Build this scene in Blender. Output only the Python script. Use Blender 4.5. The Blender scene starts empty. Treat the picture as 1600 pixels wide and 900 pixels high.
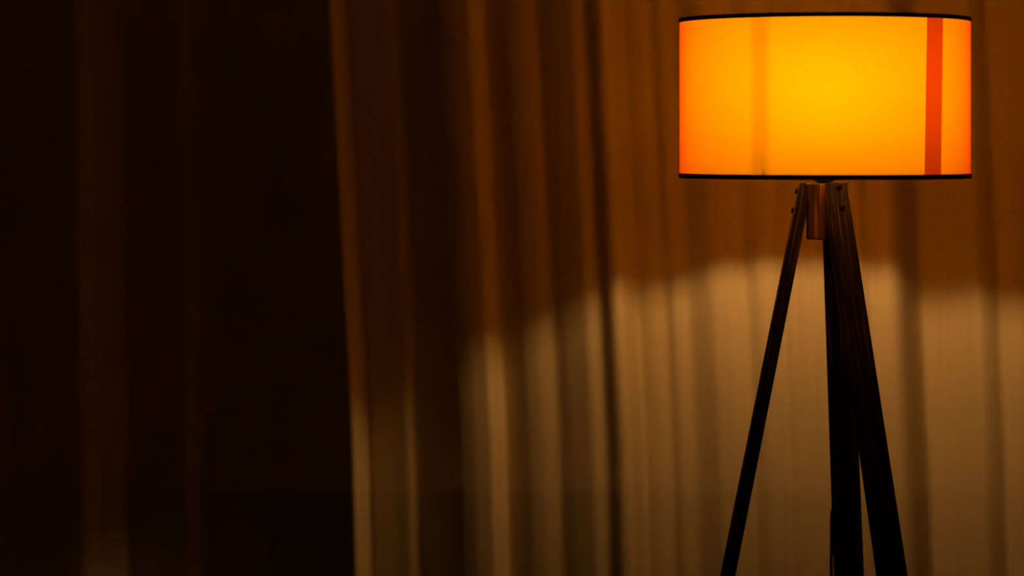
import bpy, bmesh, math, random
from mathutils import Vector, Matrix
random.seed(7)
scene = bpy.context.scene
C = scene.collection

# ------------------------------------------------------------------ camera
CAM_Z, CAM_X, CAM_D, F = 1.275, -0.488, 4.4, 4400.0      # F: focal length in pixels of the 1600 px frame
cam_d = bpy.data.cameras.new('camera')
cam = bpy.data.objects.new('camera', cam_d); C.objects.link(cam)
cam.location = (CAM_X, -CAM_D, CAM_Z); cam.rotation_euler = (math.pi/2, 0, 0)
cam_d.sensor_width = 36.0; cam_d.lens = 36.0*F/1600
cam_d.shift_y = -229/1600
cam_d.dof.use_dof = True; cam_d.dof.focus_distance = CAM_D - 0.03; cam_d.dof.aperture_fstop = 1.7
scene.camera = cam

# ------------------------------------------------------------------ light and exposure
w = bpy.data.worlds.new('night'); scene.world = w; w.use_nodes = True
w.node_tree.nodes['Background'].inputs[0].default_value = (0.0, 0.0, 0.0, 1)
w.node_tree.nodes['Background'].inputs[1].default_value = 0.0
scene.view_settings.view_transform = 'Standard'; scene.view_settings.look = 'None'
scene.view_settings.exposure = 0.0; scene.view_settings.gamma = 1.0
scene.view_settings.use_curve_mapping = False
BULB_STRENGTH = 390.0
BULB_COLOR = (1.0, 0.50, 0.16)
BULB_Z = CAM_Z + 0.055

def at(px, py, Y):
    return Vector(((px-800)/F*(CAM_D+Y) + CAM_X, Y, CAM_Z - (py-221)/F*(CAM_D+Y)))

# ------------------------------------------------------------------ helpers
def link(name, bm, m, parent=None, smooth=False, recalc=True):
    if recalc: bmesh.ops.recalc_face_normals(bm, faces=bm.faces[:])
    me = bpy.data.meshes.new(name); bm.to_mesh(me); bm.free()
    o = bpy.data.objects.new(name, me); C.objects.link(o)
    me.materials.append(m)
    if smooth:
        for p in me.polygons: p.use_smooth = True
    if parent is not None: o.parent = parent
    return o
def bevel(o, width, seg=2):
    b = o.modifiers.new('bevel', 'BEVEL'); b.width = width; b.segments = seg; b.limit_method = 'ANGLE'
    b.angle_limit = math.radians(35)
def box(bm, x0, x1, y0, y1, z0, z1):
    v = [bm.verts.new(p) for p in ((x0,y0,z0),(x1,y0,z0),(x1,y1,z0),(x0,y1,z0),(x0,y0,z1),(x1,y0,z1),(x1,y1,z1),(x0,y1,z1))]
    for f in ((0,3,2,1),(4,5,6,7),(0,1,5,4),(1,2,6,5),(2,3,7,6),(3,0,4,7)): bm.faces.new([v[i] for i in f])
def lathe(bm, prof, cx=0, cy=0, n=48, closed=False):
    rings = []
    for r, z in prof:
        rings.append([bm.verts.new((cx+r*math.cos(2*math.pi*k/n), cy+r*math.sin(2*math.pi*k/n), z)) for k in range(n)])
    m = len(rings); last = m if closed else m-1
    for i in range(last):
        a, b = rings[i], rings[(i+1) % m]
        for k in range(n):
            bm.faces.new((a[k], a[(k+1) % n], b[(k+1) % n], b[k]))
    if not closed:
        if prof[0][0] > 1e-5: bm.faces.new(rings[0])
        if prof[-1][0] > 1e-5: bm.faces.new(rings[-1])
def tube(bm, pts, r, n=10, cap=True):
    pts = [Vector(p) for p in pts]; rings = []
    up = Vector((0.13, 0.31, 0.94)).normalized()
    for i, p in enumerate(pts):
        d = (pts[min(i+1, len(pts)-1)] - pts[max(i-1, 0)]).normalized()
        a = d.cross(up if abs(d.dot(up)) < .95 else Vector((1,0,0))).normalized(); b = d.cross(a)
        rings.append([bm.verts.new(p + r*(math.cos(2*math.pi*k/n)*a + math.sin(2*math.pi*k/n)*b)) for k in range(n)])
    for i in range(len(rings)-1):
        for k in range(n):
            bm.faces.new((rings[i][k], rings[i][(k+1)%n], rings[i+1][(k+1)%n], rings[i+1][k]))
    if cap: bm.faces.new(rings[0]); bm.faces.new(rings[-1])

# ------------------------------------------------------------------ materials
def mat(name):
    m = bpy.data.materials.new(name); m.use_nodes = True
    nt = m.node_tree; nt.nodes.clear()
    out = nt.nodes.new('ShaderNodeOutputMaterial')
    return m, nt, out
def N(nt, t, **kw):
    n = nt.nodes.new(t)
    for k, v in kw.items():
        if k in n.inputs: n.inputs[k].default_value = v
        else: setattr(n, k, v)
    return n
def principled(name, col, rough=.6, metal=0, spec=.5, noise=None):
    m, nt, out = mat(name)
    b = N(nt, 'ShaderNodeBsdfPrincipled'); b.inputs['Base Color'].default_value = (*col, 1)
    b.inputs['Roughness'].default_value = rough; b.inputs['Metallic'].default_value = metal
    b.inputs['Specular IOR Level'].default_value = spec
    if noise:
        tc = N(nt, 'ShaderNodeTexCoord'); mp = N(nt, 'ShaderNodeMapping'); mp.inputs['Scale'].default_value = noise[0]
        nz = N(nt, 'ShaderNodeTexNoise'); nz.inputs['Scale'].default_value = 1; nz.inputs['Detail'].default_value = 4
        cr = N(nt, 'ShaderNodeValToRGB')
        cr.color_ramp.elements[0].position = .35; cr.color_ramp.elements[0].color = (*[c*noise[1] for c in col], 1)
        cr.color_ramp.elements[1].position = .65; cr.color_ramp.elements[1].color = (*[min(1, c*noise[2]) for c in col], 1)
        nt.links.new(tc.outputs['Object'], mp.inputs[0]); nt.links.new(mp.outputs[0], nz.inputs['Vector'])
        nt.links.new(nz.outputs[0], cr.inputs[0]); nt.links.new(cr.outputs[0], b.inputs['Base Color'])
    nt.links.new(b.outputs[0], out.inputs[0])
    return m

def wood(name, c0, c1, c2, scale=(160, 160, 5), rough=.55, along_uv=False):
    """streaky grain running along z"""
    m, nt, out = mat(name)
    tc = N(nt, 'ShaderNodeTexCoord'); mp = N(nt, 'ShaderNodeMapping'); mp.inputs['Scale'].default_value = scale
    nz = N(nt, 'ShaderNodeTexNoise'); nz.inputs['Scale'].default_value = 1; nz.inputs['Detail'].default_value = 5; nz.inputs['Distortion'].default_value = .15
    cr = N(nt, 'ShaderNodeValToRGB'); e = cr.color_ramp.elements
    e[0].position = .36; e[0].color = (*c0, 1); e[1].position = .68; e[1].color = (*c2, 1)
    x = e.new(.52); x.color = (*c1, 1)
    b = N(nt, 'ShaderNodeBsdfPrincipled'); b.inputs['Roughness'].default_value = rough; b.inputs['Specular IOR Level'].default_value = .15
    bp = N(nt, 'ShaderNodeBump'); bp.inputs['Strength'].default_value = .35; bp.inputs['Distance'].default_value = .001
    L = nt.links.new
    L(tc.outputs['UV' if along_uv else 'Object'], mp.inputs[0]); L(mp.outputs[0], nz.inputs['Vector']); L(nz.outputs[0], cr.inputs[0])
    L(cr.outputs[0], b.inputs['Base Color']); L(nz.outputs[0], bp.inputs['Height']); L(bp.outputs[0], b.inputs['Normal'])
    L(b.outputs[0], out.inputs[0])
    return m

def shade_fabric(name, trans, refl, forward, edge, weave=.05):
    """woven fabric: scatters light through, partly keeping its direction"""
    m, nt, out = mat(name); L = nt.links.new
    uv = N(nt, 'ShaderNodeUVMap'); uv.uv_map = 'UVMap'
    def threads(sx, sy):
        mp = N(nt, 'ShaderNodeMapping'); mp.inputs['Scale'].default_value = (sx, sy, 1)
        nz = N(nt, 'ShaderNodeTexNoise'); nz.inputs['Scale'].default_value = 1; nz.inputs['Detail'].default_value = 2
        L(uv.outputs[0], mp.inputs[0]); L(mp.outputs[0], nz.inputs['Vector'])
        return nz.outputs[0]
    add = N(nt, 'ShaderNodeMath', operation='ADD'); L(threads(900, 25), add.inputs[0]); L(threads(25, 900), add.inputs[1])
    mr = N(nt, 'ShaderNodeMapRange'); mr.inputs['From Min'].default_value = .6; mr.inputs['From Max'].default_value = 1.4
    mr.inputs['To Min'].default_value = 1-weave*2; mr.inputs['To Max'].default_value = 1+weave*2
    L(add.outputs[0], mr.inputs['Value'])
    def tinted(col):
        vm = N(nt, 'ShaderNodeVectorMath', operation='SCALE'); vm.inputs[0].default_value = col
        L(mr.outputs[0], vm.inputs['Scale']); return vm.outputs[0]
    df = N(nt, 'ShaderNodeBsdfDiffuse'); df.inputs[0].default_value = (*refl, 1)
    lw = N(nt, 'ShaderNodeLayerWeight'); lw.inputs['Blend'].default_value = .5      # light falloff at the drum's sides, put into the edge-on colour
    mx = N(nt, 'ShaderNodeMix', data_type='RGBA'); pw = N(nt, 'ShaderNodeMath', operation='POWER'); pw.inputs[1].default_value = 1.5; L(lw.outputs['Facing'], pw.inputs[0]); L(pw.outputs[0], mx.inputs['Factor'])
    L(tinted(trans), mx.inputs[6]); L(tinted(edge), mx.inputs[7])
    tr = N(nt, 'ShaderNodeBsdfTranslucent'); L(mx.outputs[2], tr.inputs[0])
    rf = N(nt, 'ShaderNodeBsdfRefraction'); rf.inputs['Roughness'].default_value = 1.0; rf.inputs['IOR'].default_value = 1.6
    L(tinted(forward), rf.inputs['Color'])
    a1 = N(nt, 'ShaderNodeAddShader'); L(df.outputs[0], a1.inputs[0]); L(tr.outputs[0], a1.inputs[1])
    a2 = N(nt, 'ShaderNodeAddShader'); L(a1.outputs[0], a2.inputs[0]); L(rf.outputs[0], a2.inputs[1])
    L(a2.outputs[0], out.inputs[0])
    return m

def sheer(name, col, through, glow):
    """thin curtain cloth: reflects, glows through a little, and lets some light straight through its weave"""
    m, nt, out = mat(name); L = nt.links.new
    uv = N(nt, 'ShaderNodeUVMap'); uv.uv_map = 'UVMap'
    mp = N(nt, 'ShaderNodeMapping'); mp.inputs['Scale'].default_value = (260, 1.3, 1)
    nz = N(nt, 'ShaderNodeTexNoise'); nz.inputs['Scale'].default_value = 1; nz.inputs['Detail'].default_value = 4
    L(uv.outputs[0], mp.inputs[0]); L(mp.outputs[0], nz.inputs['Vector'])
    mr = N(nt, 'ShaderNodeMapRange'); mr.inputs['From Min'].default_value = .3; mr.inputs['From Max'].default_value = .7
    mr.inputs['To Min'].default_value = .92; mr.inputs['To Max'].default_value = 1.05
    L(nz.outputs[0], mr.inputs['Value'])
    vm = N(nt, 'ShaderNodeVectorMath', operation='SCALE'); vm.inputs[0].default_value = col; L(mr.outputs[0], vm.inputs['Scale'])
    df = N(nt, 'ShaderNodeBsdfDiffuse'); L(vm.outputs[0], df.inputs[0])
    tl = N(nt, 'ShaderNodeBsdfTranslucent'); L(vm.outputs[0], tl.inputs[0])
    tp = N(nt, 'ShaderNodeBsdfTransparent')
    m1 = N(nt, 'ShaderNodeMixShader'); m1.inputs[0].default_value = glow; L(df.outputs[0], m1.inputs[1]); L(tl.outputs[0], m1.inputs[2])
    m2 = N(nt, 'ShaderNodeMixShader'); m2.inputs[0].default_value = through; L(m1.outputs[0], m2.inputs[1]); L(tp.outputs[0], m2.inputs[2])
    L(m2.outputs[0], out.inputs[0])
    return m

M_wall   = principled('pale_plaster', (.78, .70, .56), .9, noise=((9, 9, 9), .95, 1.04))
M_panel  = principled('added_dark_panel', (.07, .045, .03), .7, noise=((3, 3, 30), .8, 1.2))
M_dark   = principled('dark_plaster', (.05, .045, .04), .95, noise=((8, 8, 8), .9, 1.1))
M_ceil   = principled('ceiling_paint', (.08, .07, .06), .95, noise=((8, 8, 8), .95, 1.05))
M_floor  = wood('floor_boards', (.03, .018, .01), (.05, .03, .018), (.08, .05, .03), (12, 1.3, 12), .5)
M_sheer  = sheer('sheer_curtain_cloth', (.88, .80, .52), .30, .04)
M_shade  = shade_fabric('amber_shade_fabric', (.182, .097, 0), (.42, .26, .02), (.010, .004, 0), (.15, .0, 0))
M_strip  = shade_fabric('red_seam_tape', (.100, .0130, 0), (.30, .02, .003), (.0, .0, 0), (.08, .008, 0), .02)
M_rim    = principled('black_rim_tape', (.018, .008, .006), .6)
M_leg    = wood('dark_stained_wood', (.003, .0015, .0007), (.006, .0035, .0016), (.10, .06, .02), (330, 6, 1), .6, True)
M_hub    = wood('reddish_wood', (.015, .005, .001), (.05, .021, .005), (.22, .105, .025), (150, 150, 7))
M_bolt   = principled('black_bolt', (.004, .003, .003), .8, 0, .1)
M_metal  = principled('black_metal', (.03, .028, .026), .45, .7)
M_sock   = principled('black_socket', (.02, .018, .016), .5)
M_cord   = principled('black_cord', (.012, .01, .01), .7)
M_housing = principled('white_added_housing', (.7, .7, .68), .5)
M_bulb, nt_, out_ = mat('lit_bulb')
em = N(nt_, 'ShaderNodeEmission'); em.inputs[0].default_value = (*BULB_COLOR, 1); em.inputs[1].default_value = BULB_STRENGTH
nt_.links.new(em.outputs[0], out_.inputs[0])

# ------------------------------------------------------------------ the room
WALL_Y = 1.12
PANEL_TOP_Z = at(0, 768, WALL_Y).z
def struct(name, bm, m):
    o = link(name, bm, m); o['kind'] = 'structure'; return o
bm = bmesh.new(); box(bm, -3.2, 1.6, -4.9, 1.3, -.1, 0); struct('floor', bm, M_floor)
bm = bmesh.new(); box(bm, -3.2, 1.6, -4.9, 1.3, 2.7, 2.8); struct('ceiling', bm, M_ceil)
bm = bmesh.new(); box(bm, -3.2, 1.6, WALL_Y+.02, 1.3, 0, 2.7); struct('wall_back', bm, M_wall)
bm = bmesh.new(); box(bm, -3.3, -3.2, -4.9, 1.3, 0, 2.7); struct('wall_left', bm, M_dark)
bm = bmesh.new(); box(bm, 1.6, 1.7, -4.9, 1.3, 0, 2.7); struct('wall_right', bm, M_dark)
bm = bmesh.new(); box(bm, -3.2, 1.6, WALL_Y, WALL_Y+.02, 0, PANEL_TOP_Z); struct('added_panel_1', bm, M_panel)   # low dark panel, invented to dim the cloth below its top line

# ------------------------------------------------------------------ the curtain
# folds: (pixel across the picture at mid height, how far the cloth stands behind its mean plane in mm)
CURT_Y = 0.53
FOLDS = [(-560,20),(-430,-30),(-360,30),(-220,-35),(-150,110),(-60,50),(-25,128),
 (125,46),(140,52),(195,92),(286,74),(308,86),(420,50),(485,-60),(540,-112),(548,-100),(560,16),(568,24),
 (580,-8),(625,-30),(645,-16),(705,-78),(730,-88),(760,-88),(775,-30),(792,-42),(815,-60),(835,-60),(862,-50),(880,-62),(915,-70),(935,-60),(955,-88),(972,-84),(993,-2),
 (1003,-12),(1022,-14),(1038,-2),(1050,-14),(1075,-4),(1090,-12),(1112,-26),(1140,-24),(1165,-4),(1186,-22),(1205,-26),(1222,-14),(1234,-26),(1262,-14),(1275,-22),(1310,-14),(1345,-30),(1362,-16),(1380,-30),
 (1394,-36),(1408,-22),(1434,60),(1446,54),(1500,20),(1528,-10),(1545,-4),(1562,12),(1582,-12),(1620,-24),(1690,-40),(1760,30),(1850,0),(1930,50),(2080,0),(2200,20)]
def fold_raw(px):
    for (a, ya), (b, yb) in zip(FOLDS, FOLDS[1:]):
        if a <= px < b: return ya + (yb-ya)*(px-a)/(b-a)
    return FOLDS[-1][1]
MICRO = [(random.uniform(.018, .11), random.uniform(0, 6.28), random.uniform(.25, .9)) for _ in range(26)]
RAW = [fold_raw(-560+i*2) for i in range(1381)]
K = [math.exp(-(j/3.2)**2) for j in range(-9, 10)]; KS = sum(K)
SM = [sum(K[j+9]*RAW[min(max(i+j, 0), 1380)] for j in range(-9, 10))/KS for i in range(1381)]
def fold(px):
    t = (px+560)/2; i = int(min(max(t, 0), 1379)); f = min(max(t-i, 0), 1)
    return SM[i]*(1-f) + SM[i+1]*f
def lean(px, z):
    """folds lean a little: pixel shift of a fold at height z; grows below"""
    py = 221 - (z-CAM_Z)*F/(CAM_D+CURT_Y)
    k = .3 + .7*min(max((px-400)/100, 0), 1) if px < 1300 else .8
    edge = math.exp(-((px-1425)/45)**2)
    return k*((py-450)*.052 - max(0, py-700)*.03)*(1-edge) + edge*(max(0, py-430)*.055 + min(0, py-430)*.02)
def curtain_y(px0, z):
    q = px0 - lean(px0, z)
    d = fold(q) + .24*max(0, 1150-max(q, 150)) + .20*max(0, 930-max(q, 150)) - .10*max(0, q-1440)
    mic = sum(a*math.sin(q*f + p + .25*math.sin(z*1.7+p)) for f, p, a in MICRO)*.30
    return CURT_Y + (d + mic)/1000 - .004
bm = bmesh.new(); uvl = bm.loops.layers.uv.new('UVMap')
NX, ZS = 1050, [0.012 + i*(2.68-.012)/64 for i in range(65)]
grid = []
for z in ZS:
    row = []
    for i in range(NX+1):
        px = -520 + i*(2150+520)/NX
        Y = curtain_y(px, z)
        row.append(bm.verts.new(((px-800)/F*(CAM_D+Y) + CAM_X, Y, z)))
    grid.append(row)
for j in range(len(ZS)-1):
    for i in range(NX):
        f = bm.faces.new((grid[j][i], grid[j][i+1], grid[j+1][i+1], grid[j+1][i]))
        for l, (a, b) in zip(f.loops, ((j,i),(j,i+1),(j+1,i+1),(j+1,i))): l[uvl].uv = (b*3.0/NX, ZS[a])
cu = link('curtain', bm, M_sheer, smooth=True)
cu['label'] = 'pale sheer full-length curtain in uneven vertical folds, hanging behind the lamp'
cu['category'] = 'curtain'

# ------------------------------------------------------------------ the lamp
lamp = bpy.data.objects.new('floor_lamp', None); C.objects.link(lamp)
lamp['label'] = 'lit tripod floor lamp with orange drum shade and dark wooden legs'
lamp['category'] = 'floor lamp'

R = .226
Z_TOP, Z_BOT = CAM_Z+.192, CAM_Z-.0572
def wall_of_shade(bm, a0f, a1f, r, z0, z1, na, nz):
    uvl = bm.loops.layers.uv.new('UVMap'); g = []
    for j in range(nz+1):
        t = j/nz; z = z0+(z1-z0)*t; a0, a1 = a0f(t), a1f(t)
        g.append([(bm.verts.new((r*math.cos(a0+(a1-a0)*i/na), r*math.sin(a0+(a1-a0)*i/na), z)), (a0+(a1-a0)*i/na)*r, z) for i in range(na+1)])
    for j in range(nz):
        for i in range(na):
            q = (g[j][i], g[j][i+1], g[j+1][i+1], g[j+1][i])
            f = bm.faces.new([v[0] for v in q])
            for l, v in zip(f.loops, q): l[uvl].uv = (v[1], v[2])
def ang(px):   # angle on the front of the drum of a given pixel column
    lo, hi = -1.2, 1.2
    for _ in range(40):
        m = (lo+hi)/2
        if 800 + F*(.226*math.sin(m)-CAM_X)/(CAM_D-.226*math.cos(m)) < px: lo = m
        else: hi = m
    return -math.pi/2 + lo
sl0 = lambda t: ang(1444.5 + 4.0*t); sl1 = lambda t: ang(1469.5 + 3.5*t)
bm = bmesh.new()
wall_of_shade(bm, sl1, lambda t: sl0(t)+2*math.pi, R, Z_BOT+.004, Z_TOP-.003, 160, 12)
shade = link('lamp_shade', bm, M_shade, lamp, smooth=True, recalc=False)
bm = bmesh.new()
wall_of_shade(bm, lambda t: sl0(t)-.002, lambda t: sl1(t)+.002, R+.0005, Z_BOT+.004, Z_TOP-.003, 12, 12)
st = link('seam_strip', bm, M_strip, shade, smooth=True, recalc=False); st['label'] = 'red vertical seam strip'
for nm, za, zb, lab in (('top_rim', Z_TOP-.0065, Z_TOP, 'black top rim'), ('bottom_rim', Z_BOT, Z_BOT+.0075, 'black bottom rim')):
    bm = bmesh.new()
    lathe(bm, [(R-.0015, za), (R+.0012, za), (R+.0012, zb), (R-.0015, zb)], n=160, closed=True)
    o = link(nm, bm, M_rim, shade); o['label'] = lab
# wire fitter holding the drum: ring round the stem and three spokes
bm = bmesh.new(); zf = Z_BOT+.012
lathe(bm, [(.020, zf-.002), (.026, zf-.002), (.026, zf+.002), (.020, zf+.002)], n=32, closed=True)
for a in (math.radians(0), math.radians(120), math.radians(240)):
    tube(bm, [(.023*math.cos(a), .023*math.sin(a), zf), ((R-.002)*math.cos(a), (R-.002)*math.sin(a), zf)], .0016, 8)
link('shade_fitter', bm, M_metal, shade)

HX, HY = -.003, 0.0
Z_LEG = CAM_Z-.0640
# hub block
LEGS = [  # section azimuth, lean (x,y per metre of drop), tangential offset, bolt drops
    (176, (-.205, -.043), 0.0,   (.014, .044), .004, 0.0),
    (-53, ( .127, -.155), 0.0,   (.007, .039), .0080, .0040),
    ( 52, ( .058,  .197), -.006, (.010, .042), .006, -.0018)]
R_IN = .025
poly = []
for az, *_ in sorted(LEGS, key=lambda l: l[0] % 360):
    a = math.radians(az); n = Vector((math.cos(a), math.sin(a))); t = Vector((-n.y, n.x))
    for s in (-.0175, .0175): poly.append(Vector((HX, HY)) + n*(R_IN-.0004) + t*s)
bm = bmesh.new(); zb, zt = CAM_Z-.1530, Z_LEG-.0015
lo = [bm.verts.new((p.x, p.y, zb)) for p in poly]; hi = [bm.verts.new((p.x, p.y, zt)) for p in poly]
bm.faces.new(lo); bm.faces.new(hi)
for k in range(len(poly)):
    k2 = (k+1) % len(poly); bm.faces.new((lo[k], lo[k2], hi[k2], hi[k]))
hub = link('hub_block', bm, M_hub, lamp); bevel(hub, .0025, 3); hub['label'] = 'reddish wooden centre block joining the legs'

for az, ln, off, drops, grow, side in LEGS:
    a = math.radians(az); n = Vector((math.cos(a), math.sin(a))); t = Vector((-n.y, n.x)); lv = Vector(ln)
    m_, s_ = lv.dot(n), lv.dot(t)
    def dims(q):
        k = min(q/.62, 1.15)
        ro = R_IN+.011 + m_*q; th = .0205 + .0020*k; wd = .0380 + grow*k
        return ro, max(R_IN, ro-th), wd, off + s_*q + side*k
    q_kink = (.0205-.011)/m_*1.03
    qs = [0, .012, .028, q_kink] + [q_kink + (Z_LEG-q_kink)*i/14 for i in range(1, 15)]
    bm = bmesh.new(); rings = []; uvl = bm.loops.layers.uv.new('UVMap')
    for q in qs:
        ro, ri, wd, tc = dims(q); ring = []
        for rr, ss in ((ri, -1), (ro, -1), (ro, 1), (ri, 1)):
            p = Vector((HX, HY)) + n*rr + t*(tc + ss*wd/2); ring.append(bm.verts.new((p.x, p.y, Z_LEG-q)))
        rings.append(ring)
    U = (0, .02, .06, .08, .12)
    for i, (r0, r1) in enumerate(zip(rings, rings[1:])):
        for k in range(4):
            f = bm.faces.new((r0[k], r0[(k+1)%4], r1[(k+1)%4], r1[k]))
            for l, uvc in zip(f.loops, ((U[k], qs[i]), (U[k+1], qs[i]), (U[k+1], qs[i+1]), (U[k], qs[i+1]))):
                l[uvl].uv = (uvc[0] + az*.01, uvc[1])
    bm.faces.new(rings[0]); bm.faces.new(rings[-1])
    leg = link('leg', bm, M_leg, lamp); bevel(leg, .0012, 2)
    for q in drops:
        ro, ri, wd, tc = dims(q)
        p = Vector((HX, HY)) + n*ro + t*tc
        nn = Vector((n.x, n.y, m_)).normalized()
        bm = bmesh.new()
        lathe(bm, [(.0046, -.001), (.0046, .0024), (.0038, .0036), (.0022, .0038), (.0020, .0028), (0.0001, .0028)], n=20)
        rot = nn.to_track_quat('Z', 'Y').to_matrix().to_4x4()
        bm.transform(Matrix.Translation((p.x, p.y, Z_LEG-q)) @ rot)
        link('bolt', bm, M_bolt, leg, smooth=False)

# stem, socket, bulb and added shadow bars inside the shade
bm = bmesh.new()
lathe(bm, [(.0055, Z_LEG-.004), (.0055, BULB_Z-.118)], HX, HY, 20); link('stem', bm, M_metal, lamp)
bm = bmesh.new()
lathe(bm, [(.008, BULB_Z-.122), (.016, BULB_Z-.116), (.019, BULB_Z-.108), (.019, BULB_Z-.066), (.0165, BULB_Z-.062)], 0, 0, 32)
link('bulb_socket', bm, M_sock, lamp)
TH0 = -22
bm = bmesh.new(); prof = []
for k in range(0, 13):
    th = math.radians(TH0 + k*(90-TH0)/12); prof.append((max(.036*math.cos(th), .0001), .036*math.sin(th)))
lathe(bm, [(r, BULB_Z+z) for r, z in prof], 0, 0, 28)
bulb = link('light_bulb', bm, M_bulb, lamp, smooth=True)
bm = bmesh.new()
lathe(bm, [(r, BULB_Z+z) for r, z in [(.0125, -.066), (.0130, -.054), (.0175, -.040), (.0300, -.024), (.0332, -.0140)]], 0, 0, 28)
link('added_bulb_housing', bm, M_housing, bulb, smooth=True)  # unseen housing, added to cut the light thrown downwards
hp = [(.020, zf+.004), (.150, zf+.004), (.158, zf+.012), (.158, BULB_Z-.05), (.158, BULB_Z+.02), (.157, BULB_Z+.08), (.146, BULB_Z+.098), (.10, BULB_Z+.104), (.002, BULB_Z+.106)]
HW, HT = .0030, .001
for j3 in range(3):  # unseen bars, added to cast the soft dark stripe on the shade
    ah = ang(1187) + j3*2*math.pi/3; bm = bmesh.new()
    dx, dy = math.cos(ah), math.sin(ah); tx, ty = -dy, dx; prev = None
    for i, (r, z) in enumerate(hp):
        a = hp[max(i-1, 0)]; b = hp[min(i+1, len(hp)-1)]
        d = Vector((b[0]-a[0], b[1]-a[1])).normalized(); nr = Vector((-d.y, d.x)); ring = []
        for s1, s2 in ((-1,-1), (1,-1), (1,1), (-1,1)):
            rr = r + nr.x*HT*s2; zz = z + nr.y*HT*s2
            ring.append(bm.verts.new((dx*rr + tx*HW*s1, dy*rr + ty*HW*s1, zz)))
        if prev:
            for k in range(4): bm.faces.new((prev[k], prev[(k+1)%4], ring[(k+1)%4], ring[k]))
        else: bm.faces.new(ring)
        prev = ring
    bm.faces.new(prev)
    link('shadow_upright', bm, M_metal, shade)

# cord slipping off the back of the rear leg
bm = bmesh.new()
cp = [at(1311, 775, .128), at(1305, 788, .128), at(1300, 803, .130), at(1299.3, 850, .158), at(1298.8, 905, .134), at(1300, 1100, .14), at(1306, 1300, .16)]
e = at(1312, 1400, .22); cp += [Vector((e.x, e.y, .06)), Vector((e.x+.02, .26, .006)), Vector((.25, .34, .006)), Vector((.6, .42, .006))]
def spline(P, n=10):
    out = []
    P = [P[0]] + P + [P[-1]]
    for i in range(1, len(P)-2):
        for k in range(n):
            t = k/n; a, b, c, d = P[i-1:i+3]
            out.append(.5*((2*b) + (c-a)*t + (2*a-5*b+4*c-d)*t*t + (3*b-a-3*c+d)*t**3))
    out.append(P[-2]); return out
tube(bm, spline(cp), .0029, 10)
link('power_cord', bm, M_cord, lamp, smooth=True)

scene.cycles.max_bounces = 10; scene.cycles.diffuse_bounces = 6; scene.cycles.transmission_bounces = 6
scene.cycles.transparent_max_bounces = 12
scene.cycles.sample_clamp_indirect = 4.0
